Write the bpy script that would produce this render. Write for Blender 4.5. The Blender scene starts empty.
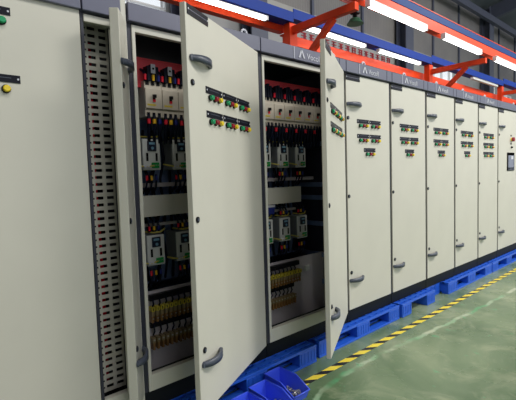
import bpy, bmesh, math, random
from mathutils import Vector, Matrix
random.seed(7)
S = bpy.context.scene
COL = S.collection

# ------------------------------------------------------------------ camera
F_PX, YAW, PITCH, ROLL = 409.8, 0.7247, 0.0637, -0.0312
cam_d = bpy.data.cameras.new('camera'); cam = bpy.data.objects.new('camera', cam_d); COL.objects.link(cam)
fw = Vector((math.sin(YAW)*math.cos(PITCH), math.cos(YAW)*math.cos(PITCH), -math.sin(PITCH)))
r0 = Vector((math.cos(YAW), -math.sin(YAW), 0)); u0 = r0.cross(fw)
rt = r0*math.cos(ROLL)+u0*math.sin(ROLL); up = u0*math.cos(ROLL)-r0*math.sin(ROLL)
M3 = Matrix((rt, up, -fw)).transposed()
cam.matrix_world = Matrix.Translation((-3.2051, -2.352, 1.6166)) @ M3.to_4x4()
cam_d.sensor_fit = 'HORIZONTAL'; cam_d.sensor_width = 36; cam_d.lens = F_PX/516*36
cam_d.clip_start = 0.05; cam_d.clip_end = 200
S.camera = cam

# ------------------------------------------------------------------ world, lights, exposure
w = bpy.data.worlds.new('world'); S.world = w; w.use_nodes = True
bg = w.node_tree.nodes['Background']; bg.inputs[0].default_value = (0.90, 0.95, 1.0, 1); bg.inputs[1].default_value = 1.08
S.view_settings.view_transform = 'Standard'; S.view_settings.look = 'None'
S.view_settings.gamma = 1; S.view_settings.use_curve_mapping = False
S.view_settings.exposure = 0.0
def area(name, loc, rot, sx, sy, power, col):
    d = bpy.data.lights.new(name, 'AREA'); d.shape = 'RECTANGLE'; d.size = sx; d.size_y = sy; d.energy = power; d.color = col
    o = bpy.data.objects.new(name, d); COL.objects.link(o); o.location = loc; o.rotation_euler = rot
    return o
# added fill lights, unseen above the aisle, to brighten the cabinet fronts
area('fill_light', (-2.5, -5.0, 7.5), (math.radians(28), 0, 0), 3, 1.2, 150, (1, .97, .92))
area('fill_light', (4.0, -5.0, 7.5), (math.radians(28), 0, 0), 3, 1.2, 520, (1, .97, .90))
area('fill_light', (11.0, -4.0, 7.5), (math.radians(28), 0, 0), 3, 1.2, 420, (1, .97, .90))

# ------------------------------------------------------------------ materials
MATS = {}
def mat(name, col, rough=.5, metal=0, noise=0.0, nscale=8, emit=0, bump=0, coat=0):
    if name in MATS: return MATS[name]
    m = bpy.data.materials.new(name); m.use_nodes = True; nt = m.node_tree; b = nt.nodes['Principled BSDF']
    c = (*col, 1)
    if name in ('steel_blue', 'steel_teal_blue', 'steel_red', 'label_black', 'plinth_black', 'cable_black', 'black_plastic'): b.inputs['Specular IOR Level'].default_value = .15
    b.inputs['Base Color'].default_value = c; b.inputs['Roughness'].default_value = rough; b.inputs['Metallic'].default_value = metal
    if coat: b.inputs['Coat Weight'].default_value = coat
    if noise or bump:
        tc = nt.nodes.new('ShaderNodeTexCoord'); n = nt.nodes.new('ShaderNodeTexNoise')
        n.inputs['Scale'].default_value = nscale; n.inputs['Detail'].default_value = 5
        nt.links.new(tc.outputs['Object'], n.inputs['Vector'])
        if noise:
            r = nt.nodes.new('ShaderNodeMapRange'); r.inputs['From Min'].default_value = .3; r.inputs['From Max'].default_value = .7
            r.inputs['To Min'].default_value = 1-noise; r.inputs['To Max'].default_value = 1+noise
            nt.links.new(n.outputs['Fac'], r.inputs['Value'])
            mx = nt.nodes.new('ShaderNodeVectorMath'); mx.operation = 'SCALE'; mx.inputs[0].default_value = col
            nt.links.new(r.outputs[0], mx.inputs['Scale']); nt.links.new(mx.outputs[0], b.inputs['Base Color'])
        if bump:
            bp = nt.nodes.new('ShaderNodeBump'); bp.inputs['Strength'].default_value = bump; bp.inputs['Distance'].default_value = .01
            nt.links.new(n.outputs['Fac'], bp.inputs['Height']); nt.links.new(bp.outputs[0], b.inputs['Normal'])
    if emit:
        b.inputs['Emission Color'].default_value = c; b.inputs['Emission Strength'].default_value = emit
    MATS[name] = m; return m
def srgb(r, g, b):
    f = lambda c: (c/255/12.92) if c/255 <= .04045 else ((c/255+.055)/1.055)**2.4
    return (f(r), f(g), f(b))
M_DOOR = mat('powder_coat_beige', srgb(203, 200, 188), .42, noise=.025, nscale=3)
M_FRAME = mat('frame_light_grey', srgb(205, 203, 192), .4)
M_INNER = mat('inner_galvanised', srgb(100, 118, 156), .5, metal=0, noise=.05)
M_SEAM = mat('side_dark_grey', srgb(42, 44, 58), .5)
M_FASC = mat('fascia_slate', srgb(96, 98, 118), .4, noise=.03)
M_PLINTH = mat('plinth_black', srgb(18, 22, 27), .5, noise=.05)
M_HAND = mat('handle_grey', srgb(72, 78, 92), .38)
M_BLACK = mat('black_plastic', srgb(22, 22, 26), .4)
M_NAVY = mat('cable_black', srgb(18, 22, 40), .45)
M_PLATE = mat('label_black', srgb(22, 23, 34), .35)
M_WHITE = mat('white_print', srgb(200, 202, 212), .5)
M_GREEN = mat('button_green', srgb(15, 150, 95), .25)
M_RED = mat('button_red', srgb(150, 22, 42), .25)
M_YEL = mat('button_yellow', srgb(235, 205, 40), .25)
M_RAIL = mat('steel_red', srgb(238, 74, 36), .38, noise=.05, nscale=4)
M_BLUEB = mat('steel_blue', srgb(2, 54, 150), .5, noise=.05, nscale=4)
M_TEAL = mat('steel_teal_blue', srgb(6, 58, 122), .5, noise=.05, nscale=4)
M_PAL = mat('pallet_blue', srgb(38, 96, 214), .38, noise=.05, nscale=6)
M_BIN = mat('bin_blue', srgb(66, 94, 232), .33)
M_TUBE = mat('lamp_diffuser', (1, .99, .97), .4, emit=6)
M_LAMPB = mat('lamp_housing', srgb(225, 225, 225), .4)
M_BUS = mat('busbar_cover_red', srgb(255, 78, 92), .45)
M_BREAK = mat('breaker_cream', srgb(190, 182, 168), .5, noise=.04, nscale=30)
M_DRIVE = mat('drive_grey', srgb(212, 214, 212), .45)
M_DRIVED = mat('drive_side_grey', srgb(120, 124, 128), .5)
M_KEY = mat('keypad_dark', srgb(24, 34, 56), .3)
M_SCR = mat('keypad_display', srgb(120, 165, 190), .3)
M_GTERM = mat('terminal_green', srgb(25, 150, 70), .4)
M_TERM = mat('terminal_ochre', srgb(140, 122, 88), .5)
M_TERMY = mat('terminal_yellow', srgb(200, 182, 60), .45)
M_BRASS = mat('ferrule_orange', srgb(140, 102, 56), .4)
M_SLV_R = mat('sleeve_red', srgb(225, 25, 50), .4)
M_SLV_Y = mat('sleeve_yellow', srgb(235, 185, 30), .4)
M_SLV_B = mat('sleeve_blue', srgb(22, 38, 120), .4)
M_WIREY = mat('wire_yellow', srgb(205, 190, 90), .4)
M_DUCT = mat('wire_duct_grey', srgb(196, 190, 196), .5)
M_STEEL = mat('zinc_steel', srgb(190, 188, 180), .3, metal=.8)
M_DARKST = mat('column_blue_grey', srgb(84, 88, 106), .5, noise=.05)
M_SIGNR = mat('banner_red_letters', srgb(176, 44, 60), .5)
M_SCREEN = mat('panel_screen', srgb(120, 125, 145), .25)

# ------------------------------------------------------------------ mesh helpers
class MB:
    def __init__(s): s.v = []; s.f = []; s.m = []; s.mats = []; s.sm = []
    def mi(s, m):
        if m not in s.mats: s.mats.append(m)
        return s.mats.index(m)
    def add(s, vs, fs, m, smooth=False):
        o = len(s.v); k = s.mi(m); s.v += [tuple(v) for v in vs]
        for f in fs: s.f.append([i+o for i in f]); s.m.append(k); s.sm.append(smooth)
        return s
    def box(s, x0, x1, y0, y1, z0, z1, m, bv=0):
        if x1 < x0: x0, x1 = x1, x0
        if y1 < y0: y0, y1 = y1, y0
        if z1 < z0: z0, z1 = z1, z0
        b = min(bv, (x1-x0)*.45, (y1-y0)*.45, (z1-z0)*.45)
        if b <= 0:
            vs = [(x0,y0,z0),(x1,y0,z0),(x1,y1,z0),(x0,y1,z0),(x0,y0,z1),(x1,y0,z1),(x1,y1,z1),(x0,y1,z1)]
            return s.add(vs, [(0,3,2,1),(4,5,6,7),(0,1,5,4),(1,2,6,5),(2,3,7,6),(3,0,4,7)], m)
        bm = bmesh.new(); bmesh.ops.create_cube(bm, size=1)
        for v in bm.verts: v.co = Vector(((x0+x1)/2+v.co.x*(x1-x0), (y0+y1)/2+v.co.y*(y1-y0), (z0+z1)/2+v.co.z*(z1-z0)))
        bmesh.ops.bevel(bm, geom=bm.edges[:], offset=b, segments=2, affect='EDGES', profile=.5)
        bm.verts.index_update(); vs = [v.co[:] for v in bm.verts]; fs = [[v.index for v in f.verts] for f in bm.faces]; bm.free()
        return s.add(vs, fs, m)
    def cyl(s, p0, p1, r0, m, r1=None, n=16):
        r1 = r0 if r1 is None else r1; p0 = Vector(p0); p1 = Vector(p1); d = (p1-p0).normalized()
        a = d.orthogonal().normalized(); b = d.cross(a); vs = []; fs = []
        for p, r in ((p0, r0), (p1, r1)):
            for i in range(n): t = 2*math.pi*i/n; vs.append(p+a*math.cos(t)*r+b*math.sin(t)*r)
        for i in range(n): fs.append((i, (i+1) % n, n+(i+1) % n, n+i))
        s.add(vs, fs, m, True)
        s.add([v for v in vs[:n]], [list(range(n))[::-1]], m); s.add([v for v in vs[n:]], [list(range(n))], m)
        return s
    def tube(s, pts, r, m, n=8):
        pts = [Vector(p) for p in pts]; rings = []; vs = []; fs = []
        a = None
        for i, p in enumerate(pts):
            d = (pts[min(i+1, len(pts)-1)]-pts[max(i-1, 0)]).normalized()
            if a is None: a = d.orthogonal().normalized()
            a = (a-d*a.dot(d)).normalized(); b = d.cross(a)
            for k in range(n): t = 2*math.pi*k/n; vs.append(p+a*math.cos(t)*r+b*math.sin(t)*r)
        for i in range(len(pts)-1):
            for k in range(n): fs.append((i*n+k, i*n+(k+1) % n, (i+1)*n+(k+1) % n, (i+1)*n+k))
        fs.append(list(range(n))[::-1]); fs.append([(len(pts)-1)*n+k for k in range(n)])
        return s.add(vs, fs, m, True)
    def torus(s, c, R, r, ax, m, n=20, k=8):
        c = Vector(c); ax = Vector(ax).normalized(); a = ax.orthogonal().normalized(); b = ax.cross(a); vs = []; fs = []
        for i in range(n):
            t = 2*math.pi*i/n; e = a*math.cos(t)+b*math.sin(t)
            for j in range(k): q = 2*math.pi*j/k; vs.append(c+e*(R+r*math.cos(q))+ax*r*math.sin(q))
        for i in range(n):
            for j in range(k): fs.append((i*k+j, ((i+1) % n)*k+j, ((i+1) % n)*k+(j+1) % k, i*k+(j+1) % k))
        return s.add(vs, fs, m, True)
    def bar(s, p0, p1, wx, wy, m):   # rectangular bar between two points; wx along x, wy across
        p0 = Vector(p0); p1 = Vector(p1); d = (p1-p0).normalized(); X = Vector((1, 0, 0)); X = (X-d*X.dot(d)).normalized(); Y = d.cross(X)
        vs = [p+X*a*wx/2+Y*b*wy/2 for p in (p0, p1) for a, b in ((-1,-1),(1,-1),(1,1),(-1,1))]
        return s.add(vs, [(0,3,2,1),(4,5,6,7),(0,1,5,4),(1,2,6,5),(2,3,7,6),(3,0,4,7)], m)
    def prism(s, poly, lo, hi, m, plane='xz'):   # poly in plane, extruded along the remaining axis
        n = len(poly)
        P = (lambda a, b, c: (a, c, b)) if plane == 'xz' else ((lambda a, b, c: (c, a, b)) if plane == 'yz' else (lambda a, b, c: (a, b, c)))
        vs = [P(a, b, lo) for a, b in poly]+[P(a, b, hi) for a, b in poly]
        fs = [list(range(n)), list(range(n, 2*n))[::-1]]+[(i, n+i, n+(i+1) % n, (i+1) % n) for i in range(n)]
        return s.add(vs, fs, m)
    def mesh(s, name):
        me = bpy.data.meshes.new(name); me.from_pydata(s.v, [], s.f)
        for m in s.mats: me.materials.append(m)
        for p, k, q in zip(me.polygons, s.m, s.sm): p.material_index = k; p.use_smooth = q
        bm = bmesh.new(); bm.from_mesh(me); bmesh.ops.recalc_face_normals(bm, faces=bm.faces[:]); bm.to_mesh(me); bm.free()
        return me
    def build(s, name, parent=None, loc=None, rz=0):
        o = bpy.data.objects.new(name, s.mesh(name)); COL.objects.link(o)
        if parent: o.parent = parent
        if loc: o.location = loc
        o.rotation_euler.z = rz
        return o
def inst(me, name, parent=None, loc=(0, 0, 0), rz=0):
    o = bpy.data.objects.new(name, me); COL.objects.link(o)
    if parent: o.parent = parent
    o.location = loc; o.rotation_euler.z = rz
    return o
def tag(o, label=None, cat=None, group=None, kind=None):
    if label: o['label'] = label
    if cat: o['category'] = cat
    if group: o['group'] = group
    if kind: o['kind'] = kind
    return o
def empty(name, loc, label, cat, group=None):
    o = bpy.data.objects.new(name, None); COL.objects.link(o); o.location = loc; o.empty_display_size = .2
    return tag(o, label, cat, group)
def struct(mb, name): return tag(mb.build(name), kind='structure')

# ------------------------------------------------------------------ floor
def floor_mat():
    m = bpy.data.materials.new('green_epoxy_floor'); m.use_nodes = True; nt = m.node_tree; N = nt.nodes; L = nt.links; b = N['Principled BSDF']
    tc = N.new('ShaderNodeTexCoord')
    def noise(scale, detail=6, dist=0, rough=.55):
        n = N.new('ShaderNodeTexNoise'); n.inputs['Scale'].default_value = scale; n.inputs['Detail'].default_value = detail
        n.inputs['Distortion'].default_value = dist; n.inputs['Roughness'].default_value = rough; L.new(tc.outputs['Object'], n.inputs['Vector']); return n
    def ramp(src, stops):
        r = N.new('ShaderNodeValToRGB'); L.new(src, r.inputs[0]); e = r.color_ramp.elements
        while len(e) < len(stops): e.new(.5)
        for k, (p, c) in enumerate(stops): e[k].position = p; e[k].color = (*c, 1)
        return r
    def mix(fac, a, c2):
        x = N.new('ShaderNodeMix'); x.data_type = 'RGBA'; L.new(fac, x.inputs['Factor'])
        for sck, v in ((x.inputs[6], a), (x.inputs[7], c2)):
            if isinstance(v, tuple): sck.default_value = (*v, 1)
            else: L.new(v, sck)
        return x.outputs[2]
    base = ramp(noise(1.1, 7, .6).outputs['Fac'], [(.32, srgb(84, 110, 78)), (.5, srgb(108, 130, 97)), (.68, srgb(140, 155, 122))])
    worn = ramp(noise(2.3, 8, 1.2, .65).outputs['Fac'], [(.50, (0, 0, 0)), (.72, (.5, .5, .5))])
    c = mix(worn.outputs[0], base.outputs[0], srgb(178, 182, 152))
    # a long pale worn line that wanders beside the marking tape
    sp = N.new('ShaderNodeSeparateXYZ'); L.new(tc.outputs['Object'], sp.inputs[0])
    def math_(op, a, b_=None):
        q = N.new('ShaderNodeMath'); q.operation = op
        for i, v in enumerate((a, b_)):
            if v is None: continue
            if isinstance(v, (int, float)): q.inputs[i].default_value = v
            else: L.new(v, q.inputs[i])
        return q.outputs[0]
    x = sp.outputs[0]; y = sp.outputs[1]
    fc = N.new('ShaderNodeFloatCurve'); cv = fc.mapping.curves[0]
    pts = [(-3, -1.6), (-1.6, -.75), (-1.04, -.48), (-.76, -.412), (-.4, -.405), (0, -.42), (.75, -.49), (1.58, -.55), (3.2, -.62), (5, -.7)]
    xs = [((a+3)/8, (b_+2)/2) for a, b_ in pts]
    cv.points[0].location = xs[0]; cv.points[1].location = xs[-1]
    for p in xs[1:-1]: cv.points.new(*p)
    fc.mapping.update()
    xn = math_('DIVIDE', math_('ADD', x, 3), 8); L.new(xn, fc.inputs['Value'])
    yl = math_('SUBTRACT', math_('MULTIPLY', fc.outputs[0], 2), 2)
    wob = math_('MULTIPLY', math_('SUBTRACT', noise(5, 4).outputs['Fac'], .5), .09)
    dist = math_('ABSOLUTE', math_('SUBTRACT', math_('ADD', y, wob), yl))
    lf = N.new('ShaderNodeMapRange'); lf.inputs['From Min'].default_value = .012; lf.inputs['From Max'].default_value = .03; lf.inputs['To Min'].default_value = .75; lf.inputs['To Max'].default_value = 0
    L.new(dist, lf.inputs['Value'])
    br = ramp(noise(3.5, 3).outputs['Fac'], [(.38, (.15, .15, .15)), (.5, (1, 1, 1))])
    fac = math_('MULTIPLY', lf.outputs[0], br.outputs[0])
    linec = ramp(noise(2.0, 2).outputs['Fac'], [(.42, srgb(98, 172, 120)), (.6, srgb(206, 212, 186))])
    c = mix(fac, c, linec.outputs[0])
    gp = ramp(noise(6.5, 3, .3).outputs['Fac'], [(.66, (0, 0, 0)), (.72, (.6, .6, .6))])
    c = mix(gp.outputs[0], c, srgb(100, 176, 128))
    L.new(c, b.inputs['Base Color'])
    rr = ramp(noise(1.7, 5).outputs['Fac'], [(.3, (.16,)*3), (.7, (.36,)*3)]); L.new(rr.outputs[0], b.inputs['Roughness'])
    bp = N.new('ShaderNodeBump'); bp.inputs['Strength'].default_value = .12; bp.inputs['Distance'].default_value = .01
    L.new(noise(9, 4).outputs['Fac'], bp.inputs['Height']); L.new(bp.outputs[0], b.inputs['Normal'])
    return m
mb = MB(); mb.box(-7.2, 45.2, -12, 6.3, -.2, 0, floor_mat()); struct(mb, 'floor')

# hazard tape on the floor
def tape_mat():
    m = bpy.data.materials.new('hazard_tape'); m.use_nodes = True; nt = m.node_tree; N = nt.nodes; L = nt.links; b = N['Principled BSDF']
    tc = N.new('ShaderNodeTexCoord'); sp = N.new('ShaderNodeSeparateXYZ'); L.new(tc.outputs['Object'], sp.inputs[0])
    a = N.new('ShaderNodeMath'); a.operation = 'MULTIPLY_ADD'; L.new(sp.outputs[1], a.inputs[0]); a.inputs[1].default_value = 1.4; L.new(sp.outputs[0], a.inputs[2])
    q = N.new('ShaderNodeMath'); q.operation = 'DIVIDE'; L.new(a.outputs[0], q.inputs[0]); q.inputs[1].default_value = .21
    fr = N.new('ShaderNodeMath'); fr.operation = 'FRACT'; L.new(q.outputs[0], fr.inputs[0])
    g = N.new('ShaderNodeMath'); g.operation = 'GREATER_THAN'; L.new(fr.outputs[0], g.inputs[0]); g.inputs[1].default_value = .56
    x = N.new('ShaderNodeMix'); x.data_type = 'RGBA'; L.new(g.outputs[0], x.inputs['Factor'])
    x.inputs[6].default_value = (*srgb(252, 226, 70), 1); x.inputs[7].default_value = (*srgb(44, 44, 40), 1)
    L.new(x.outputs[2], b.inputs['Base Color']); b.inputs['Roughness'].default_value = .4
    return m
mb = MB(); mb.box(-4, 14, -.305, -.243, 0.0, .0015, tape_mat())
tag(mb.build('floor_tape'), 'long strip of yellow and black hazard tape stuck on the green floor', 'floor tape')

# ------------------------------------------------------------------ hall shell
def clad_mat(name, c1, c2, pitch):
    m = bpy.data.materials.new(name); m.use_nodes = True; nt = m.node_tree; N = nt.nodes; L = nt.links; b = N['Principled BSDF']
    tc = N.new('ShaderNodeTexCoord'); n = N.new('ShaderNodeTexNoise'); n.inputs['Scale'].default_value = .6; n.inputs['Detail'].default_value = 5; L.new(tc.outputs['Object'], n.inputs['Vector'])
    r = N.new('ShaderNodeValToRGB'); L.new(n.outputs['Fac'], r.inputs[0]); r.color_ramp.elements[0].color = (*c1, 1); r.color_ramp.elements[1].color = (*c2, 1)
    r.color_ramp.elements[0].position = .35; r.color_ramp.elements[1].position = .65
    wv = N.new('ShaderNodeTexWave'); wv.wave_type = 'BANDS'; wv.bands_direction = 'X'; wv.inputs['Scale'].default_value = pitch; L.new(tc.outputs['Object'], wv.inputs['Vector'])
    bp = N.new('ShaderNodeBump'); bp.inputs['Strength'].default_value = .3; bp.inputs['Distance'].default_value = .02; L.new(wv.outputs['Fac'], bp.inputs['Height']); L.new(bp.outputs[0], b.inputs['Normal'])
    L.new(r.outputs[0], b.inputs['Base Color']); b.inputs['Roughness'].default_value = .6
    return m
M_CLAD = clad_mat('wall_cladding_taupe', srgb(124, 120, 122), srgb(140, 136, 134), 3)
M_LOWW = clad_mat('wall_lower_grey', srgb(160, 160, 162), srgb(176, 174, 170), .8)
M_CEIL = clad_mat('ceiling_sheet', srgb(95, 104, 110), srgb(115, 122, 126), 3)
WINS = [(-3.6, 1.62, 3.4, 6.3), (13.9, 17.0, 3.8, 6.15), (20.5, 21.9, 4.2, 6.1), (22.6, 24.6, 4.2, 5.75)]
mb = MB(); xs = -7
for (a, b_, c, d) in WINS:
    mb.box(xs, a, 6, 6.25, 0, 6.4, M_LOWW)
    mb.box(a, b_, 6, 6.25, 0, c, M_LOWW)
    if d < 6.4: mb.box(a, b_, 6, 6.25, d, 6.4, M_LOWW)
    xs = b_
mb.box(xs, 45, 6, 6.25, 0, 6.4, M_LOWW)
mb.box(-7, 45, 6, 6.25, 6.4, 9.7, M_CLAD)
sx = 1.35
while sx < 40:
    mb.box(sx-.05, sx+.05, 5.93, 6, 6.0, 9.7, M_DARKST); sx += 2.62
struct(mb, 'wall_back')
mb = MB(); mb.box(-7.2, -7, -12, 6.25, 0, 12.2, M_CLAD); struct(mb, 'wall_left')  # unseen wall, set close in to block sky light from the left
mb = MB(); mb.box(45, 45.2, -12, 6.25, 0, 9.7, M_LOWW); struct(mb, 'wall_right')
mb = MB(); mb.prism([(6.25, 9.6), (6.25, 9.75), (-12, 13.2), (-12, 13.05)], -7.2, 45.2, M_CEIL, 'yz'); struct(mb, 'ceiling')
gl = bpy.data.materials.new('window_glass'); gl.use_nodes = True; nt = gl.node_tree; nt.nodes.clear()
o_ = nt.nodes.new('ShaderNodeOutputMaterial'); mx = nt.nodes.new('ShaderNodeMixShader'); tr = nt.nodes.new('ShaderNodeBsdfTransparent'); gs = nt.nodes.new('ShaderNodeBsdfGlossy')
gs.inputs['Roughness'].default_value = .05; mx.inputs[0].default_value = .06
nt.links.new(tr.outputs[0], mx.inputs[1]); nt.links.new(gs.outputs[0], mx.inputs[2]); nt.links.new(mx.outputs[0], o_.inputs[0])
for k, (a, b_, c, d) in enumerate(WINS):
    mb = MB(); t = .035
    mb.box(a, b_, 6.02, 6.12, c, c+t, M_LAMPB); mb.box(a, b_, 6.02, 6.12, d-t, d, M_LAMPB)
    n = max(2, round((b_-a)/.87))
    for i in range(n+1):
        X = a+(b_-a)*i/n; mb.box(max(a, X-t/2), min(b_, X+t/2), 6.02, 6.12, c, d, M_LAMPB)
    for zz in (c+(d-c)*.36, c+(d-c)*.68): mb.box(a, b_, 6.03, 6.11, zz-t/2, zz+t/2, M_LAMPB)
    f = struct(mb, 'window_%d' % (k+1))
    p = MB(); p.box(a, b_, 6.06, 6.07, c, d, gl); p.build('pane', f)
# steel columns against the back wall
for x, lab in ((1.95, 'steel column beside the bright daylight window at top left'), (4.0, 'steel column on the back wall between daylight window and first red support'), (11.6, 'dark steel column on back wall, above middle of the cabinet row'), (19.9, 'tall dark blue-grey steel column reaching the roof, at upper right')):
    mb = MB()
    mb.box(x-.28, x+.28, 5.86, 5.9, 0, 9.6, M_DARKST); mb.box(x-.28, x+.28, 5.5, 5.54, 0, 9.6, M_DARKST); mb.box(x-.03, x+.03, 5.54, 5.86, 0, 9.6, M_DARKST)
    c = mb.build('steel_column'); tag(c, lab, 'column', 'steel columns of the hall')
    mb = MB(); mb.prism([(5.5, 9.0), (5.5, 9.65), (-8, 12.2), (-8, 11.9)], x-.1, x+.1, M_DARKST, 'yz'); tag(mb.build('roof_rafter'), {1.95: 'sloping roof rafter next to the bright window', 4.0: 'sloping roof rafter over the left column', 11.6: 'sloping roof rafter over the middle column', 19.9: 'sloping dark roof rafter over the right column'}[x], 'rafter', 'roof rafters')
mb = MB(); mb.box(-7, 45, 5.3, 5.48, 8.75, 9.05, M_DARKST); tag(mb.build('eaves_beam'), 'long dark steel beam running under the roof edge at the back wall', 'beam')
# row of red characters on the back wall (illegible at this size)
sg = empty('wall_slogan', (6.2, 5.99, 5.67), 'row of small red characters on the grey wall behind the red rail', 'wall lettering')
mb0 = None
for k in range(14):
    rnd = random.Random(k*5+1); mb = MB(); h = .17
    for i in range(3): z = -h/2+h*i/2; mb.box(-.11, .11, -.02, 0, z-.013, z+.013, M_SIGNR)
    for i in range(rnd.choice((2, 3))): X = -.1+.2*rnd.random(); mb.box(X-.014, X+.014, -.02, 0, -h/2, h/2, M_SIGNR)
    mb.build('character', sg, loc=(k*.36, 0, 0))

# ------------------------------------------------------------------ switchgear cabinets
Z0, ZD, ZT, ZF = .15, .262, 2.534, 2.646    # plinth bottom, door bottom, door top, fascia top
DEPTH = 1.0
def text_mesh(s, size, ext=.001):
    c = bpy.data.curves.new('t', 'FONT'); c.body = s; c.size = size; c.extrude = ext; c.align_x = 'LEFT'
    o = bpy.data.objects.new('t', c); COL.objects.link(o); bpy.context.view_layer.update()
    me = bpy.data.meshes.new_from_object(o.evaluated_get(bpy.context.evaluated_depsgraph_get()))
    bpy.data.objects.remove(o); bpy.data.curves.remove(c)
    me.transform(Matrix.Rotation(math.pi/2, 4, 'X'))
    me.materials.clear(); me.materials.append(M_WHITE); me.name = 'brand_lettering'
    return me
T_BRAND = text_mesh('Vocoll', .07)
lm = MB()
lm.prism([(0, 0), (.022, 0), (.048, .062), (.037, .085)], -.002, .002, M_WHITE)
lm.prism([(.045, .085), (.062, .085), (.105, 0), (.08, 0)], -.002, .002, M_WHITE)
T_MARK = lm.mesh('logo_mark')
# handle: a horizontal bow standing off the door
hb = MB(); L_ = .225; n = 12; prof = []
for i in range(n+1):
    t = i/n; x = t*L_; s_ = math.sin(math.pi*t)**.55*.05
    prof.append((x, -s_))
outer = prof; inner = [(x*(1-.16)+L_*.08, min(-.0, y+.017)) for x, y in prof]
vs = []; fs = []; HZ = .02
for i in range(n+1):
    (xo, yo), (xi, yi) = outer[i], inner[i]
    k = .7+.3*math.sin(math.pi*i/n)
    vs += [(xo, yo, -HZ*k), (xo, yo, HZ*k), (xi, yi, HZ*k), (xi, yi, -HZ*k)]
for i in range(n):
    a = i*4; b_ = a+4
    for j in range(4): fs.append((a+j, a+(j+1) % 4, b_+(j+1) % 4, b_+j))
hb.add(vs, fs, M_HAND, True); hb.cyl((.012, 0, 0), (.012, -.012, 0), .018, M_HAND); hb.cyl((L_-.012, 0, 0), (L_-.012, -.012, 0), .018, M_HAND)
T_HANDLE = hb.mesh('handle')
lk = MB(); lk.cyl((0, 0, 0), (0, -.006, 0), .017, M_BLACK, n=20); lk.cyl((0, -.006, 0), (0, -.01, 0), .009, M_HAND); T_LOCK = lk.mesh('lock')
def button_mesh(cap, name='push_button'):
    b = MB(); b.cyl((0, 0, 0), (0, -.010, 0), .018, M_BLACK, n=20); b.cyl((0, -.010, 0), (0, -.024, 0), .0145, cap, n=20); b.cyl((0, -.024, 0), (0, -.028, 0), .0145, cap, .011, n=20)
    return b.mesh(name)
T_BG, T_BR, T_BY = button_mesh(M_GREEN), button_mesh(M_RED), button_mesh(M_YEL)
lp = MB(); lp.box(0, .2, -.004, 0, -.019, .019, M_PLATE); lp.box(.04, .16, -.0046, -.004, .002, .005, M_HAND)
for x in (.01, .19): lp.cyl((x, -.004, 0), (x, -.0055, 0), .005, M_WHITE, n=8)
T_LP = lp.mesh('label_plate')
npm = MB(); npm.box(0, .225, -.004, 0, -.028, .025, M_PLATE); npm.box(.02, .2, -.005, -.004, -.003, .001, M_FASC)
for x in (.01, .215): npm.cyl((x, -.004, 0), (x, -.0055, 0), .005, M_WHITE, n=8)
T_NP = npm.mesh('name_plate')

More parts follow.
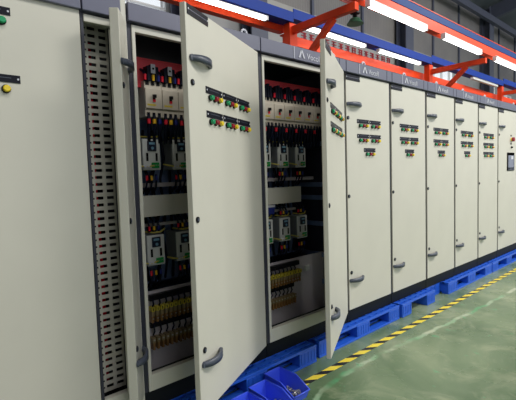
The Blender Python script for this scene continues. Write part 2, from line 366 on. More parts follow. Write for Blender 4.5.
def make_door(root, xr, w, ang, rows, first_x=.19, hmi=False, hin=.035, kind='std'):
    """xr: hinge x relative to the cabinet; door-local x runs from -w (free edge) to 0 (hinge), outer face at y = yo"""
    t = .032; g = .022; ty = (.05 if kind == 'narrow' else .034) if ang else t; yi = (.0 if hin > .04 else .014) if ang else 0
    if ang and w > .5:   # the hinge sits inboard of the side panel; the free edge stays put
        fx, fy = -w*math.cos(ang)+hin, -w*math.sin(ang); w = math.hypot(fx, fy); ang = math.atan2(-fy, -fx)-(.022 if hin < .04 else 0)
    d = MB(); d.box(-w+(0 if ang and w > .5 else g), 0 if ang else -g, yi-ty, yi, ZD-Z0+.004, ZT-Z0-.004, M_DOOR, .004)
    if ang:
        d.box(-w+.05, -.04, yi, yi+.004, ZD-Z0+.06, ZT-Z0-.06, M_FRAME)
        for X in (-w+.12, -.12): d.box(X-.02, X+.02, yi+.004, yi+.02, ZD-Z0+.1, ZT-Z0-.1, M_FRAME)
    door = d.build('door', root, loc=(xr-(hin if ang and w > .5 else 0), 0 if ang else t, 0), rz=ang)
    yo = yi-ty
    def put(me, name, s, z, lab=None):
        o = inst(me, name, door, (-w+s, yo, z-Z0))
        if lab: o['label'] = lab
        return o
    if w > .5:
        put(T_HANDLE, 'handle', .03, 2.25); put(T_HANDLE, 'handle', .03, .555)
        put(T_LOCK, 'lock', .045, 2.12); put(T_LOCK, 'lock', .04, 1.375); put(T_LOCK, 'lock', .06, .632)
        put(T_NP, 'name_plate', .018, 2.502)
    elif kind == 'narrow':
        put(T_HANDLE, 'handle', .02, 2.25); put(T_HANDLE, 'handle', .02, .56)
        put(T_LOCK, 'lock', .05, 2.125); put(T_LOCK, 'lock', .05, .64); put(T_LOCK, 'lock', .05, 1.375)
    for (z, x0, cnt) in rows:
        for k in range(cnt):
            X = x0+k*.213
            put(T_LP, 'label_plate', X, z)
            put(T_BG, 'push_button', X+.045, z-.042, 'green push button'); put(T_BR, 'push_button', X+.1, z-.042, 'red push button'); put(T_BY, 'push_button', X+.155, z-.042, 'yellow push button')
    if hmi:
        b = MB(); b.cyl((0, 0, 0), (0, -.02, 0), .03, M_YEL, n=20); b.cyl((0, -.02, 0), (0, -.05, 0), .036, M_RED, n=20); o = b.build('emergency_stop_button', door, (-w+.61, yo, 2.06-Z0)); o['label'] = 'red mushroom emergency stop button'
        b = MB(); b.box(-.03, .03, -.003, 0, -.012, .012, M_PLATE); b.build('label_plate', door, (-w+.60, yo, 2.125-Z0)); b.build('label_plate', door, (-w+.60, yo, 1.99-Z0))
        put(button_mesh(M_BLACK), 'selector_switch', .61, 1.93)
        b = MB(); b.box(0, .33, -.012, 0, 0, .30, M_PLATE, .004); b.box(.03, .30, -.0135, -.012, .05, .255, M_SCREEN); b.box(.17, .27, -.0142, -.0135, .19, .24, M_WHITE)
        for q in range(4): b.box(.04+q*.07, .08+q*.07, -.0135, -.012, .012, .034, M_SCREEN)
        b.box(0, .33, -.012, 0, 0, .30, M_PLATE); o = b.build('display_panel', door, (-w+.41, yo, 1.54-Z0)); o['label'] = 'grey display panel'
    return door

def make_carcass(root, w, open_=False, logo=True, inner_post=True):
    # plinth, side panels, top, back, fascia : local coordinates, x 0..w, z from the plinth bottom
    H = ZT-Z0; E0 = .034 if open_ else .018
    p = MB(); p.box(.004, w-.004, .012, DEPTH, 0, ZD-Z0, M_PLINTH); p.build('plinth', root)
    for x0, x1 in ((0.002, E0), (w-E0, w-.002)):
        s = MB(); s.box(x0, x1, .012, DEPTH, ZD-Z0, ZF-Z0-.002, M_SEAM); s.build('side_panel', root)
    s = MB(); s.box(.018, w-.018, DEPTH-.02, DEPTH, ZD-Z0, H, M_INNER); s.build('back_panel', root)
    s = MB(); s.box(.018, w-.018, .05, DEPTH, H+.06, H+.08, M_SEAM); s.build('roof_panel', root)
    s = MB(); q = E0
    fz0 = ZD-Z0
    if open_ is None:
        s.box(q, w-q, .004, .045, fz0, fz0+.06, M_FRAME, .003); s.box(q, w-q, .004, .04, H-.045, H-.004, M_FRAME, .003); s.box(w-q-.02, w-q, .004, .04, fz0, H, M_FRAME)
    elif open_:
        s.box(q, q+.022, .004, .04, fz0, H-.004, M_FRAME, .003); s.box(w-q-.022, w-q, .004, .04, fz0, H-.004, M_FRAME, .003)
        s.box(q+.02, w-q-.02, .004, .045, fz0, fz0+.105, M_FRAME, .003); s.box(q+.02, w-q-.02, .004, .04, H-.045, H-.004, M_FRAME, .003)
        for x0 in (q, w-q-.04):
            s.box(x0, x0+.04, DEPTH-.06, DEPTH-.02, fz0, H, M_INNER)
        for z in (.35, .62, .93, 1.19, 1.32, 1.72, 2.05): s.box(w-q-.025, w-q, .04, DEPTH-.06, z, z+.045, M_INNER); s.box(q, q+.025, .04, DEPTH-.06, z, z+.045, M_INNER)
    else:
        s.box(q, q+.03, .035, .06, fz0, H, M_SEAM); s.box(w-q-.03, w-q, .035, .06, fz0, H, M_SEAM)
        s.box(q+.03, w-q-.03, .035, .06, fz0, fz0+.05, M_FRAME); s.box(q+.03, w-q-.03, .035, .06, H-.05, H, M_FRAME)
    s.build('frame', root)
    f = MB(); f.box(.004, w-.004, -.024, .05, H+.006, ZF-Z0, M_FASC, .004)
    fa = f.build('fascia', root)
    if logo:
        sx = .2 if w < .9 else .36
        b = MB(); b.box(sx, sx+.012, -.027, -.0245, H+.012, ZF-Z0-.006, mat('strip_pale_slate', srgb(165, 167, 180), .4)); b.build('trim_strip', fa)
        inst(T_MARK, 'logo_mark', fa, (sx+.06, -.0265, H+.028)).scale = (.72,1,.72); inst(T_BRAND, 'brand_lettering', fa, (sx+.16, -.026, H+.028))
        b = MB(); b.box(w-.105, w-.1, -.0255, -.024, H+.01, ZF-Z0-.004, M_PLATE); b.build('panel_joint', fa)
    e = MB()
    ex = w-.09 if .9 < w < 1.08 else w/2; e.torus((ex, .06, ZF-Z0+.032), .024, .009, (0, 1, 0), M_WHITE); e.cyl((ex, .06, H+.06), (ex, .06, ZF-Z0+.012), .012, M_WHITE)
    e.build('lifting_eye', root)

# templates for the inner gear
bk = MB(); bk.box(-.0625, .0625, .012, .14, -.035, .205, M_BREAK, .002); bk.box(-.0615, .0615, 0, .03, .02, .155, M_BREAK, .003)
for x in (-.04, 0, .04): bk.box(x-.012, x+.012, .008, .04, .178, .207, M_BLACK); bk.box(x-.010, x+.010, .008, .04, -.024, -.006, M_BLACK)
bk.box(-.05, .012, -.001, .0, .038, .05, M_TERMY)
T_BREAK = bk.mesh('circuit_breaker')
bh = MB(); bh.box(-.010, .010, -.003, 0, -.024, .024, M_BLACK); bh.box(-.009, .009, -.022, -.003, 0, .022, M_BLACK); bh.box(-.01, .01, -.0045, -.003, -.026, -.008, M_SLV_R); T_BH = bh.mesh('switch_handle')
sh = MB(); sh.box(-.044, .044, .0, .06, 0, .075, M_BLACK, .006)
for x in (-.03, 0, .03): sh.box(x-.012, x+.012, -.012, .06, .0, .10+.015*(x == 0), M_NAVY, .003)
T_SHROUD = sh.mesh('terminal_shroud')
dv = MB(); dv.box(-.068, .068, .012, .16, 0, .215, M_DRIVED, .004); dv.box(-.066, .066, 0, .02, .0, .213, M_DRIVE, .006)
for x in (-.035, .035): dv.box(x-.008, x+.008, -.0015, .002, .062, .118, M_BLACK)
for z in range(6): dv.box(.0685, .0695, .04, .14, .04+z*.025, .05+z*.025, M_BLACK)
T_DRIVE = dv.mesh('motor_drive')
kp = MB(); kp.box(-.033, .033, -.010, .0, 0, .07, M_KEY, .004); kp.box(-.022, .02, -.011, -.010, .045, .06, M_SCR); kp.cyl((.0, -.01, .02), (.0, -.016, .02), .010, M_SCR, n=12); T_KEY = kp.mesh('keypad')
gt = MB(); gt.box(-.028, .028, -.008, .0, 0, .038, M_GTERM, .002)
for k in range(4): gt.cyl((-.02+k*.013, -.008, .02), (-.02+k*.013, -.0095, .02), .0035, M_STEEL, n=8)
T_GT = gt.mesh('terminal_plug')
tb = MB(); tb.box(-.007, .007, .004, .05, 0, .05, M_BRASS); tb.box(-.010, .010, .0, .045, .045, .082, M_TERM); tb.box(-.0115, .0115, -.008, .04, .082, .112, M_TERMY); tb.box(-.004, .004, -.0085, -.007, .088, .106, M_BLACK)
tb.cyl((0, -.002, .03), (0, -.004, .03), .006, M_STEEL, n=8)
T_TB = tb.mesh('terminal_block')
tb2 = MB(); tb2.box(-.0115, .0115, .0, .05, .05, .085, M_TERM); tb2.box(-.007, .007, .002, .045, .0, .05, M_BRASS); tb2.cyl((0, -.004, .07), (0, .0, .07), .006, M_STEEL, n=8); T_TB2 = tb2.mesh('terminal_block')
def cable_mesh(pts, r, mS, sl0, sl1):
    b = MB(); b.tube(pts, r*.9, M_NAVY, 8); b.cyl(sl0, sl1, r*.98, mS, n=10); return b.mesh('cable')
def phase(p0, dz, bow):   # cable drop under a breaker terminal with its coloured sleeve
    out = []
    for mS in (M_SLV_R, M_SLV_Y, M_SLV_B):
        pts = [(0, 0, 0), (0, -.004, -.05), (bow*.4, .01, -.1), (bow, .03, dz)]
        out.append(cable_mesh(pts, .013, mS, (0, -.002, -.03), (0, -.004, -.062)))
    return out
T_DROP = phase(0, -.19, .01)+[cable_mesh([(0, 0, 0), (0, -.004, -.05), (.004, .01, -.1), (.01, .03, -.19)], .013, M_NAVY, (0, -.002, -.012), (0, -.004, -.056))]
def rise():
    return [cable_mesh([(0, 0, 0), (0, -.004, .04), (0, .02, .07), (0, .06, .09)], .010, mS, (0, -.001, .008), (0, -.004, .046)) for mS in (M_SLV_R, M_SLV_Y, M_SLV_B)]
T_RISE = rise()
T_SDROP = [cable_mesh([(0, 0, 0), (0, -.003, -.035), (.004, .02, -.09), (-.004, .06, -.13)], .0085, mS, (0, -.001, -.008), (0, -.003, -.04)) for mS in (M_SLV_R, M_SLV_Y, M_SLV_B)]
T_SRISE = [cable_mesh([(0, 0, 0), (0, -.003, .035), (.004, .02, .07), (-.004, .06, .11)], .0085, mS, (0, -.001, .012), (0, -.003, .04)) for mS in (M_SLV_R, M_SLV_Y, M_SLV_B)]
wy = MB(); wy.tube([(-.12, .03, .03), (-.09, -.005, .02), (-.04, -.018, .012), (-.005, -.014, .018), (.02, -.010, .02)], .0055, M_WIREY, 8); wy.box(-.06, -.02, -.022, -.008, .004, .024, M_WHITE, .003); T_WY = wy.mesh('control_wire')
wt = MB(); wt.tube([(-.05, .06, .235), (0, .0, .228), (.05, -.004, .232), (.1, .03, .245)], .006, M_WIREY, 8); T_WT = wt.mesh('earth_wire')

def fill(root, w, mark):
    X = lambda r: w+r           # r: offset from the right edge of the cabinet
    Z = lambda z: z-Z0
    s = MB(); s.box(X(-.99), X(-.30), .42, .44, Z(.84), Z(2.44), M_INNER); s.build('mounting_plate', root)
    s = MB(); s.box(X(-.97), X(-.04), .265, .28, Z(2.225), Z(2.425), M_BUS); s.box(X(-.97), X(-.04), .28, .42, Z(2.41), Z(2.425), M_BUS); s.build('busbar_cover', root)
    s = MB(); s.box(X(-.97), X(-.025), .34, .42, Z(2.03), Z(2.06), M_DUCT); s.build('mounting_rail', root)
    for k in range(6):
        r = -.78+.127*k
        b = inst(T_BREAK, 'circuit_breaker', root, (X(r), .21, Z(2.06))); inst(T_BH, 'switch_handle', b, (0, 0, .09))
        inst(T_SHROUD, 'terminal_shroud', root, (X(r), .22, Z(2.262)))
        for i in range(3):
            if mark or True: inst(T_DROP[i if mark or i == 0 else 3], 'cable', root, (X(r)+(i-1)*.04, .222, Z(2.04)))
            if mark or i == 0: inst(T_RISE[i], 'cable', root, (X(r)+(i-1)*.04-(.02 if i == 0 else 0), .212, Z(2.258)))
        if mark:
            t = MB(); t.box(-.016, .016, -.003, 0, 0, .06, M_WHITE); t.cyl((0, -.003, .03), (0, -.0045, .03), .008, M_BLACK, n=8); t.build('phase_tag', root, (X(r)-.0, .206, Z(2.315)))
    # central cross panel
    s = MB(); s.box(X(-.97), X(-.36), .25, .265, Z(1.345), Z(1.49), M_FRAME); s.box(X(-.97), X(-.36), .265, .42, Z(1.345), Z(1.36), M_FRAME); s.build('cross_panel', root)
    s = MB(); s.box(X(-.97), X(-.05), .36, .40, Z(1.545), Z(1.575), M_DUCT); s.box(X(-.97), X(-.34), .34, .38, Z(1.265), Z(1.285), M_DUCT); s.build('cable_rail', root)
    for zb in (1.665, 1.0):
        for r in (-.80, -.58, -.35) if not mark else (-.795, -.565, -.335):
            d = inst(T_DRIVE, 'motor_drive', root, (X(r), .25, Z(zb)))
            inst(T_KEY, 'keypad', d, (0, 0, .13)); inst(T_GT, 'terminal_plug', d, (.022, 0, .014))
            inst(T_WY, 'control_wire', d, (-.01, 0, .01)); inst(T_WT, 'earth_wire', d, (0, .02, .0))
            for i in range(3):
                inst(T_SDROP[i], 'cable', root, (X(r)+(i-1)*.036, .27, Z(zb-.03)))
                if zb < 1.5: inst(T_SRISE[i], 'cable', root, (X(r)+(i-1)*.036, .27, Z(zb+.235)))
    # loose dark cables behind the drives
    rnd = random.Random(4 if mark else 9)
    for k in range(10):
        x = X(-.92+.066*k); s = MB(); a = rnd.uniform(-.03, .03)
        s.tube([(x, .40, Z(.86)), (x+a, .385, Z(1.0)), (x-a, .38, Z(1.2)), (x+a, .385, Z(1.33)), (x-a, .38, Z(1.6)), (x+a, .37, Z(1.75)), (x, .385, Z(1.95))], rnd.uniform(.008, .015), M_NAVY); s.build('cable', root)
    # terminal plate at the bottom
    s = MB(); s.box(X(-.97), X(-.02), .27, .285, Z(.262), Z(.82), M_DUCT); s.build('terminal_plate', root)
    for (zb, T, x1) in ((.615, T_TB, -.42 if not mark else -.1), (.425, T_TB2, -.5 if not mark else -.1)):
        s = MB(); s.box(X(-.87), X(x1+.02), .255, .27, Z(zb+.02), Z(zb+.05), M_STEEL); s.build('terminal_rail', root)
        x = -.865
        while x < x1:
            inst(T, 'terminal_block', root, (X(x), .205, Z(zb))); x += .035
        nc = int((x1+.865)/.05)
        for k in range(nc):
            s = MB(); xx = X(-.86+k*.05); s.tube([(xx, .225, Z(zb+.1)), (xx+.004, .21, Z(zb+.13)), (xx+.01, .23, Z(zb+.155)), (xx+.015, .262, Z(zb+.165))], .006, M_NAVY); s.build('wire', root)
        s = MB(); s.box(X(-.87), X(x1), .235, .27, Z(zb+.145), Z(zb+.185), M_BLACK, .003); s.build('wire_duct', root)
    if not mark:
        s = MB(); s.box(-.03, .03, -.02, 0, 0, .05, M_DRIVE, .004); s.build('cable_socket', root, (X(-.3), .262, Z(.68)))
        s = MB(); s.box(X(-.83), X(-.745), .21, .26, Z(1.265), Z(1.325), M_SLV_B, .004); s.box(X(-.83), X(-.745), .208, .26, Z(1.325), Z(1.34), M_WHITE); s.build('relay', root)

def cabinet(xl, w, rows, label, ang=0, open_=False, mark=False, logo=True, hmi=False):
    root = empty('switchgear_cabinet', (xl, 0, Z0), label, 'electrical cabinet', 'row of switchgear cabinets')
    make_carcass(root, w, open_, logo)
    if open_: fill(root, w, mark)
    make_door(root, w, w, ang, rows, hmi=hmi, hin=.065 if open_ and not mark else .035)
    return root
WC, WB, WA = 1.069, 1.049, .262
R2 = lambda z3=1: [(2.098, .19, 2), (1.955, .19, 2)]+([(1.82, .30, 1)] if z3 == 1 else [(1.82, .19, 2)] if z3 == 2 else [])
xB = -WC-WB
cabinet(0, .8, R2(), 'closed beige cabinet right beside the wide open door, five button groups')
cabinet(.8, .8, R2(), 'closed beige cabinet, second in line to the right of the opened cabinets')
cabinet(1.6, .8, R2(), 'closed beige cabinet, third right of the opened ones, in front of second red support')
cabinet(2.4, .8, R2(), 'closed beige cabinet, fourth right of the opened ones, left of the six button group one')
cabinet(3.2, .8, R2(2), 'closed beige cabinet with three rows of paired button groups, second from the right end')
cabinet(4.0, 1.0, [], 'closed beige cabinet with red emergency button and small grey display, at right end', hmi=True, logo=False)
cabinet(5.0, .8, R2(), 'closed beige cabinet beyond the one with the red emergency button')
cabinet(-WC, WC, [(2.108, .19, 3), (1.97, .19, 3)], 'opened cabinet in the middle, breakers and drives inside, with door swung toward the aisle', .482, True, False)
cabinet(xB, WB, [(2.108, .19, 3), (1.97, .19, 3)], 'opened cabinet on the left, white tagged breakers, its wide door facing the viewer', .4659, True, True, logo=False)
# narrow cable cabinet
xA = xB-WA
WA = .225; xA0 = xA; nr = empty('cable_cabinet', (xA, 0, Z0), 'narrow open cabinet with a slotted grey plate, beside the large closed door at left', 'electrical cabinet', 'row of switchgear cabinets')
make_carcass(nr, WA, None, False)
s = MB(); s.box(WA, WA+.033, -.012, .3, 0, 2.60, M_FRAME, .004); o = s.build('filler_strip', nr)
def perf():
    m = MB(); x0, x1, z0, z1 = .045, WA-.01, .14, 2.42; W = x1-x0
    # strip frame built from bars with open slots
    cols = [(x0+.040, x0+.084), (x0+.106, x0+.149)]
    y0, y1 = .15, .155
    m.box(x0, cols[0][0], y0, y1, z0, z1, M_DOOR); m.box(cols[0][1], cols[1][0], y0, y1, z0, z1, M_DOOR); m.box(cols[1][1], x1, y0, y1, z0, z1, M_DOOR)
    z = z0; k = 0
    while z < z1-.04:
        for c in cols: m.box(c[0], c[1], y0, y1, z, z+.024, M_DOOR)
        for X in (x0+.025,): m.box(X-.004, X+.004, y0-.0008, y0+.001, z+.026, z+.036, M_BLACK)
        z += .042
    for c in cols: m.box(c[0], c[1], y0, y1, z, z1, M_DOOR)
    m.box(x0, x0+.004, y0, y0+.05, z0, z1, M_DOOR); m.box(x1-.004, x1, y0, y0+.05, z0, z1, M_DOOR)
    return m
perf().build('slotted_plate', nr)
for x, m_, n_ in ((.12, M_SLV_R, 'cable'), (.17, M_NAVY, 'cable'), (.09, M_NAVY, 'cable')):
    s = MB(); s.tube([(x, .24, .15), (x+.01, .25, .8), (x-.01, .24, 1.5), (x+.004, .25, 2.3)], .016, m_); s.build(n_, nr)
s = MB(); s.box(.030, .038, .13, .14, .2, 2.3, M_SLV_R); s.build('red_wiring', nr)
for z in (.5, 1.1, 1.75):
    s = MB(); s.box(.028, .045, .10, .15, z, z+.07, M_FRAME); s.build('clip', nr)
make_door(nr, WA-.005, .225, .97, [], kind='narrow')
# leftmost cabinet with the wide closed door
w0 = 1.1; x0 = xA-w0
lr = empty('switchgear_cabinet', (x0, 0, Z0), 'large closed beige cabinet filling the left edge, with a green and a yellow button', 'electrical cabinet', 'row of switchgear cabinets')
make_carcass(lr, w0, False, False)
ld = MB(); ld.box(-w0+.014, -.005, -.032, 0, ZD-Z0+.004, ZT-Z0+.01, M_DOOR, .004); door = ld.build('door', lr, loc=(w0, .032, 0))
P = lambda x: x-xA0
for z, me, lab in ((2.402, T_BG, 'green push button'), (2.073, T_BY, 'yellow push button'), (1.79, T_BR, 'red push button')):
    o = inst(me, 'push_button', door, (P(-2.76) if z > 1.9 else P(-2.83), -.032, z-Z0)); o['label'] = lab; o.scale = (1.15, 1, 1.15)
for xx, z in ((-2.92, 2.452), (-2.895, 2.125)): inst(T_LP, 'label_plate', door, (P(xx), -.032, z-Z0))
b = MB(); b.box(0, .25, -.012, 0, 0, .12, M_PLATE, .004); b.build('meter', door, (P(-3.03), -.032, 2.215-Z0))
b = MB(); b.box(0, .2, -.012, 0, 0, .12, M_PLATE, .004); b.build('meter', door, (P(-3.35), -.032, 2.215-Z0))
inst(T_HANDLE, 'handle', door, (-w0+.03, -.032, 2.25-Z0)); inst(T_HANDLE, 'handle', door, (-w0+.03, -.032, .555-Z0))
for z in (2.12, 1.375, .632): inst(T_LOCK, 'lock', door, (-w0+.045, -.032, z-Z0))

# ------------------------------------------------------------------ pallets
def pallet(x0, x1, y0, label, bw=.21, runner=True, blocks=(0, 1, 2)):
    w = x1-x0; d = 1.05; root = empty('plastic_pallet', (x0, y0, 0), label, 'pallet', 'blue plastic pallets under the cabinets')
    t = MB(); t.box(0, w, 0, .03, .128, .149, M_PAL, .003); t.box(0, w, d-.03, d, .128, .149, M_PAL, .003)
    n = 12; yy = .03
    while yy < d-.03: t.box(0, w, yy+.022, yy+.055, .128, .149, M_PAL); yy += .066
    n = int(w/.12)
    for i in range(n+1): X = i*(w-.02)/n; t.box(X, X+.02, .03, d-.03, .115, .148, M_PAL)
    t.build('deck', root)
    for i in blocks:
        X = (w-bw)*i/2
        for j in range(3):
            Y = (d-bw)*j/2; b = MB(); b.box(X, X+bw, Y+.002, Y+bw, .02 if runner else 0, .128, M_PAL, .006)
            for q in range(5): b.box(X+.02+q*(bw-.05)/4, X+.028+q*(bw-.05)/4, Y-.002, Y+.01, .03, .12, M_PAL)
            b.build('foot_block', root)
    if runner:
        for j in range(3):
            Y = (d-bw)*j/2; b = MB(); b.box(0, w, Y, Y+.09, 0, .02, M_PAL, .003)
            b.box(0, w, Y+.13, Y+.16, 0, .02, M_PAL, .003); b.build('runner', root)
    return root
pallet(-3.4, -2.02, -.08, 'blue plastic pallet under the large closed cabinet at far left')
pallet(-1.95, -.60, -.105, 'blue plastic pallet behind the small blue bins')
pallet(-.54, .80, -.085, 'bright blue pallet under the first closed cabinet, right of the door bottom')
pallet(.84, 1.61, -.10, 'short blue pallet with grey edge, under the second and third closed cabinets', .2, False, (0, 2))
pallet(1.63, 1.99, .02, 'narrow set back piece of blue pallet with a dark top', .16)
pallet(2.01, 3.52, -.085, 'blue pallet under the fourth closed cabinet, with three foot blocks', .27)
pallet(3.55, 5.05, -.085, 'blue pallet at the right edge under the end cabinet', .25)
pallet(5.09, 6.6, -.085, 'blue pallet beyond the right edge of the row', .25)

# ------------------------------------------------------------------ parts bins
def bin_(x0, yb, w, ln, label, tip=.0):
    root = empty('storage_bin', (x0+w/2, yb-ln/2, 0), label, 'storage bin', 'blue open-front parts bins on the floor')
    h = .125; t = .005; hw = w/2; yb_ = ln/2; yf = -ln/2; k = .012
    m = MB()
    m.box(-hw+k, hw-k, yf+.02, yb_-k, 0, t, M_BIN)
    def quad(a, b, c, d, nrm):
        n = Vector(nrm)*t; vs = [Vector(p) for p in (a, b, c, d)]; vs += [v+n for v in vs]
        m.add(vs, [(0,1,2,3),(7,6,5,4),(0,4,5,1),(1,5,6,2),(2,6,7,3),(3,7,4,0)], M_BIN)
    quad((-hw+k, yb_-k, 0), (hw-k, yb_-k, 0), (hw, yb_, h), (-hw, yb_, h), (0, -1, 0))
    yk = yf+.13
    for s in (-1, 1):
        a = hw*s; b = (hw-k)*s
        vs = [(b, yb_-k, 0), (a, yb_, h), (a, yk, h), (a, yf, .06), (b, yf+.02, 0)]
        vs2 = [(x-s*t, y, z) for x, y, z in vs]; n = 5
        m.add([Vector(v) for v in vs+vs2], [list(range(5)), list(range(5, 10))[::-1]]+[(i, 5+i, 5+(i+1) % 5, (i+1) % 5) for i in range(5)], M_BIN)
        rim = [(a, yb_, h), (a, yk, h), (a, yf, .06)]
        m.tube([Vector(r)+Vector((s*.001, 0, 0)) for r in rim], .004, M_BIN, 6)
    quad((-hw+k, yf+.02, 0), (hw-k, yf+.02, 0), (hw, yf, .06), (-hw, yf, .06), (0, 1, 0))
    m.tube([(-hw, yf, .06), (hw, yf, .06)], .005, M_BIN, 6); m.tube([(-hw, yb_, h), (hw, yb_, h)], .004, M_BIN, 6)
    m.build('bin_body', root)
    return root
bins = [(-1.232, -.13, 'blue open-front bin nearest the hazard tape, holding small metal fittings'),
        (-1.445, -.20, 'blue open-front bin in the middle of the three'),
        (-1.64, -.235, 'leftmost of the three blue bins, below the big open door')]
for x, y, l in bins: bin_(x, y, .162, .305, l)
rnd = random.Random(3)
sc = MB(); sc.cyl((0, 0, -.016), (0, 0, .012), .0045, M_STEEL, n=8); sc.cyl((0, 0, .012), (0, 0, .02), .010, M_STEEL, n=6); T_SC = sc.mesh('bolt')
for b_i, (x, y, l) in enumerate(bins):
    for k in range(26 if b_i == 0 else 14):
        o = inst(T_SC, 'bolt', None, (x+.086+rnd.uniform(-.055, .055), y-.19+rnd.uniform(-.085, .06), .015+rnd.uniform(0, .022)))
        o.rotation_euler = (rnd.uniform(0, 3.1), rnd.uniform(0, 3.1), rnd.uniform(0, 3.1))
        tag(o, ['small loose steel bolt in the blue bin nearest the hazard tape', 'small loose steel bolt in the middle blue bin', 'small loose steel bolt in the leftmost blue bin'][b_i], 'bolt', ['bolts in the bin nearest the tape', 'bolts in the middle bin', 'bolts in the leftmost bin'][b_i])

# ------------------------------------------------------------------ red and blue steelwork over the cabinets
for k, (px, lab) in enumerate(((-3.07, 'red steel support with bracket arm, out beyond the left edge'), (.545, 'red steel support with diagonal brace above the middle opened cabinet'), (4.19, 'red steel support with diagonal brace above the right cabinets'), (7.9, 'distant dark red steel support at the right edge'))):
    r = empty('steel_support', (px, 1.2, 0), lab, 'steel support', 'red supports of the overhead rails')
    p = MB(); p.box(0, .13, 0, .02, 0, 3.471+.012*({-3.07: -4.75, .545: -1.2, 4.19: 2.42, 7.9: 6.1}[px]), M_RAIL); p.box(0, .13, .08, .10, 0, 3.471+.012*({-3.07: -4.75, .545: -1.2, 4.19: 2.42, 7.9: 6.1}[px]), M_RAIL); p.box(0, .02, .02, .08, 0, 3.471+.012*({-3.07: -4.75, .545: -1.2, 4.19: 2.42, 7.9: 6.1}[px]), M_RAIL); p.build('post', r)
    p = MB(); p.box(.03, .10, -.93, 0, 3.33, 3.415, M_RAIL, .003); p.build('arm', r)
    p = MB(); p.bar((.065, -.62, 3.335), (.065, 0, 2.80), .06, .07, M_RAIL); p.build('brace', r)
rr = MB()
for xa, xb, zz in ((-6.5, .64, 3.40), (.64, 14, 3.272)):
    rr.box(xa, xb, 1.38, 1.42, zz, zz+.12, M_RAIL); rr.box(xa, xb, 1.42, 1.47, zz+.105, zz+.12, M_RAIL); rr.box(xa, xb, 1.42, 1.47, zz, zz+.015, M_RAIL)
tag(rr.build('lower_rail'), 'long red steel rail running just above the cabinet tops', 'rail')
bb = MB(); vs = []
def sl_beam(mb, x0, x1, y0, y1, z0, z1, slope, m):
    a = slope*x0; b = slope*x1
    mb.add([(x0,y0,z0+a),(x1,y0,z0+b),(x1,y1,z0+b),(x0,y1,z0+a),(x0,y0,z1+a),(x1,y0,z1+b),(x1,y1,z1+b),(x0,y1,z1+a)], [(0,3,2,1),(4,5,6,7),(0,1,5,4),(1,2,6,5),(2,3,7,6),(3,0,4,7)], m)
SEC = [(-6.5, -3.0, 'blue cable tray length beyond the left support'), (-3.0, .60, 'blue cable tray length left of the first red support'), (.60, 4.25, 'blue cable tray length between first and second red supports'), (4.25, 7.96, 'blue cable tray length between the second and the distant support'), (7.96, 14, 'blue cable tray length beyond the distant red support')]
def tray_z(x):
    for a, b_, l in SEC:
        if a <= x < b_: return 3.478+.012*(a+b_)/2
for a, b_, l in SEC:
    bb = MB(); z = tray_z((a+b_)/2)
    bb.box(a, b_-.002, 1.18, 1.19, z, z+.12, M_BLUEB); bb.box(a, b_-.002, 1.19, 1.34, z, z+.01, M_BLUEB); bb.box(a, b_-.002, 1.33, 1.34, z+.01, z+.12, M_BLUEB)
    tag(bb.build('cable_tray'), l, 'cable tray', 'blue cable trays with lamps below')
ub = MB(); sl_beam(ub, -6.5, 16, .262, .275, 3.45, 3.585, .006, M_RAIL); sl_beam(ub, -6.5, 16, .275, .36, 3.45, 3.462, .006, M_RAIL); sl_beam(ub, -6.5, 16, .275, .36, 3.573, 3.585, .006, M_RAIL)
tag(ub.build('upper_rail'), 'upper red steel rail along the bracket arm ends, lamps along its underside', 'rail')
ub = MB(); sl_beam(ub, -6.5, 16, .255, .275, 3.587, 3.68, .006, M_TEAL); sl_beam(ub, -6.5, 16, .275, .37, 3.588, 3.60, .006, M_TEAL); sl_beam(ub, -6.5, 16, .25, .275, 3.681, 3.69, .006, M_RAIL)
tag(ub.build('cable_tray'), 'blue tray with a thin red edge on top of the upper red rail', 'cable tray')
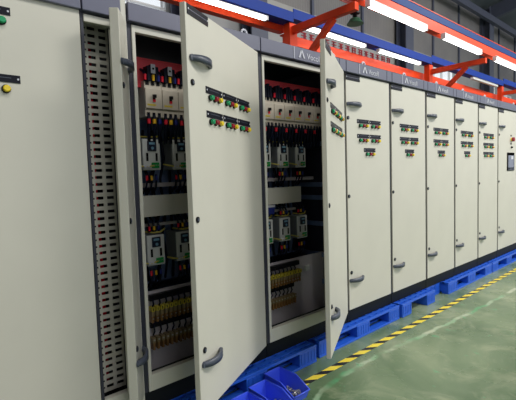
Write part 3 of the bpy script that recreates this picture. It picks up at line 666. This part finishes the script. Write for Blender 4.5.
def lamp(x0, x1, y, zc, hh, ww, label, group, on=True, zhang=.08):
    r = empty('batten_lamp', ((x0+x1)/2, y, zc), label, 'lamp', group); L2 = (x1-x0)/2
    m = MB(); m.box(-L2, L2, -ww/2, ww/2, hh*.35, hh*.6, M_LAMPB, .004)
    for s in (-.6, .6): m.box(L2*s-.01, L2*s+.01, -.008, .008, hh*.6, hh*.6+zhang, M_LAMPB)
    m.build('housing', r)
    m = MB(); m.box(-L2+.03, L2-.03, -ww/2+.004, ww/2-.004, -hh*.5, hh*.345, M_TUBE if on else M_LAMPB, .012); m.build('diffuser', r)
    for s in (-1, 1):
        m = MB(); m.box(s*L2, s*(L2-.028), -ww/2, ww/2, -hh*.52, hh*.36, M_LAMPB, .004); m.build('end_cap', r)
GU = 'lamps along the upper red rail'; GB = 'lamps under the blue tray'
lamp(.74, 2.06, .225, 3.42, .072, .062, 'large lit lamp on the upper red rail, nearest one', GU, zhang=.0)
lamp(2.56, 3.88, .225, 3.425, .072, .062, 'lit lamp on the upper red rail, second along', GU, zhang=.0)
lamp(4.5, 5.85, .225, 3.43, .072, .062, 'lamp on the upper red rail at right edge, third along', GU, zhang=.0)
lamp(-2.6, -1.2, .22, 3.425, .085, .075, 'lit lamp on the upper red rail, outside the top left', GU, zhang=.0)
lamp(-1.251, 0.175, 1.21, tray_z((-1.251+0.175)/2)-.047, .045, .06, 'lit lamp under the blue tray at top, left of the first red support', GB, zhang=.018)
lamp(0.853, 2.166, 1.21, tray_z((0.853+2.166)/2)-.047, .045, .06, 'lit lamp under the blue tray, just right of the first red support', GB, zhang=.018)
lamp(2.515, 3.848, 1.21, tray_z((2.515+3.848)/2)-.047, .045, .06, 'lit lamp under the blue tray, just left of the second red support', GB, zhang=.018)
lamp(6.136, 7.572, 1.21, tray_z((6.136+7.572)/2)-.047, .045, .07, 'unlit grey lamp under the blue tray, before the distant support', GB, on=False, zhang=.018)
# tool balancer hanging by the first arm
r = empty('tool_balancer', (1.05, .6, 3.4), 'dark hanging tool balancer with a green cup, beneath the upper red rail', 'tool balancer')
m = MB(); m.box(-.05, .05, -.05, .05, .08, .2, M_BLACK, .02); m.cyl((0, 0, .2), (0, 0, .27), .012, M_STEEL); m.build('body', r)
m = MB(); m.cyl((0, 0, -.03), (0, 0, .03), .10, mat('cup_green', srgb(70, 125, 95), .4), .06, 20); m.cyl((0, 0, .03), (0, 0, .08), .03, M_BLACK); m.build('cup', r)
m = MB(); m.box(.95, 1.15, .36, .75, 3.67, 3.71, M_RAIL); tag(m.build('cross_bar'), 'short red cross bar that carries the hanging balancer', 'bar')
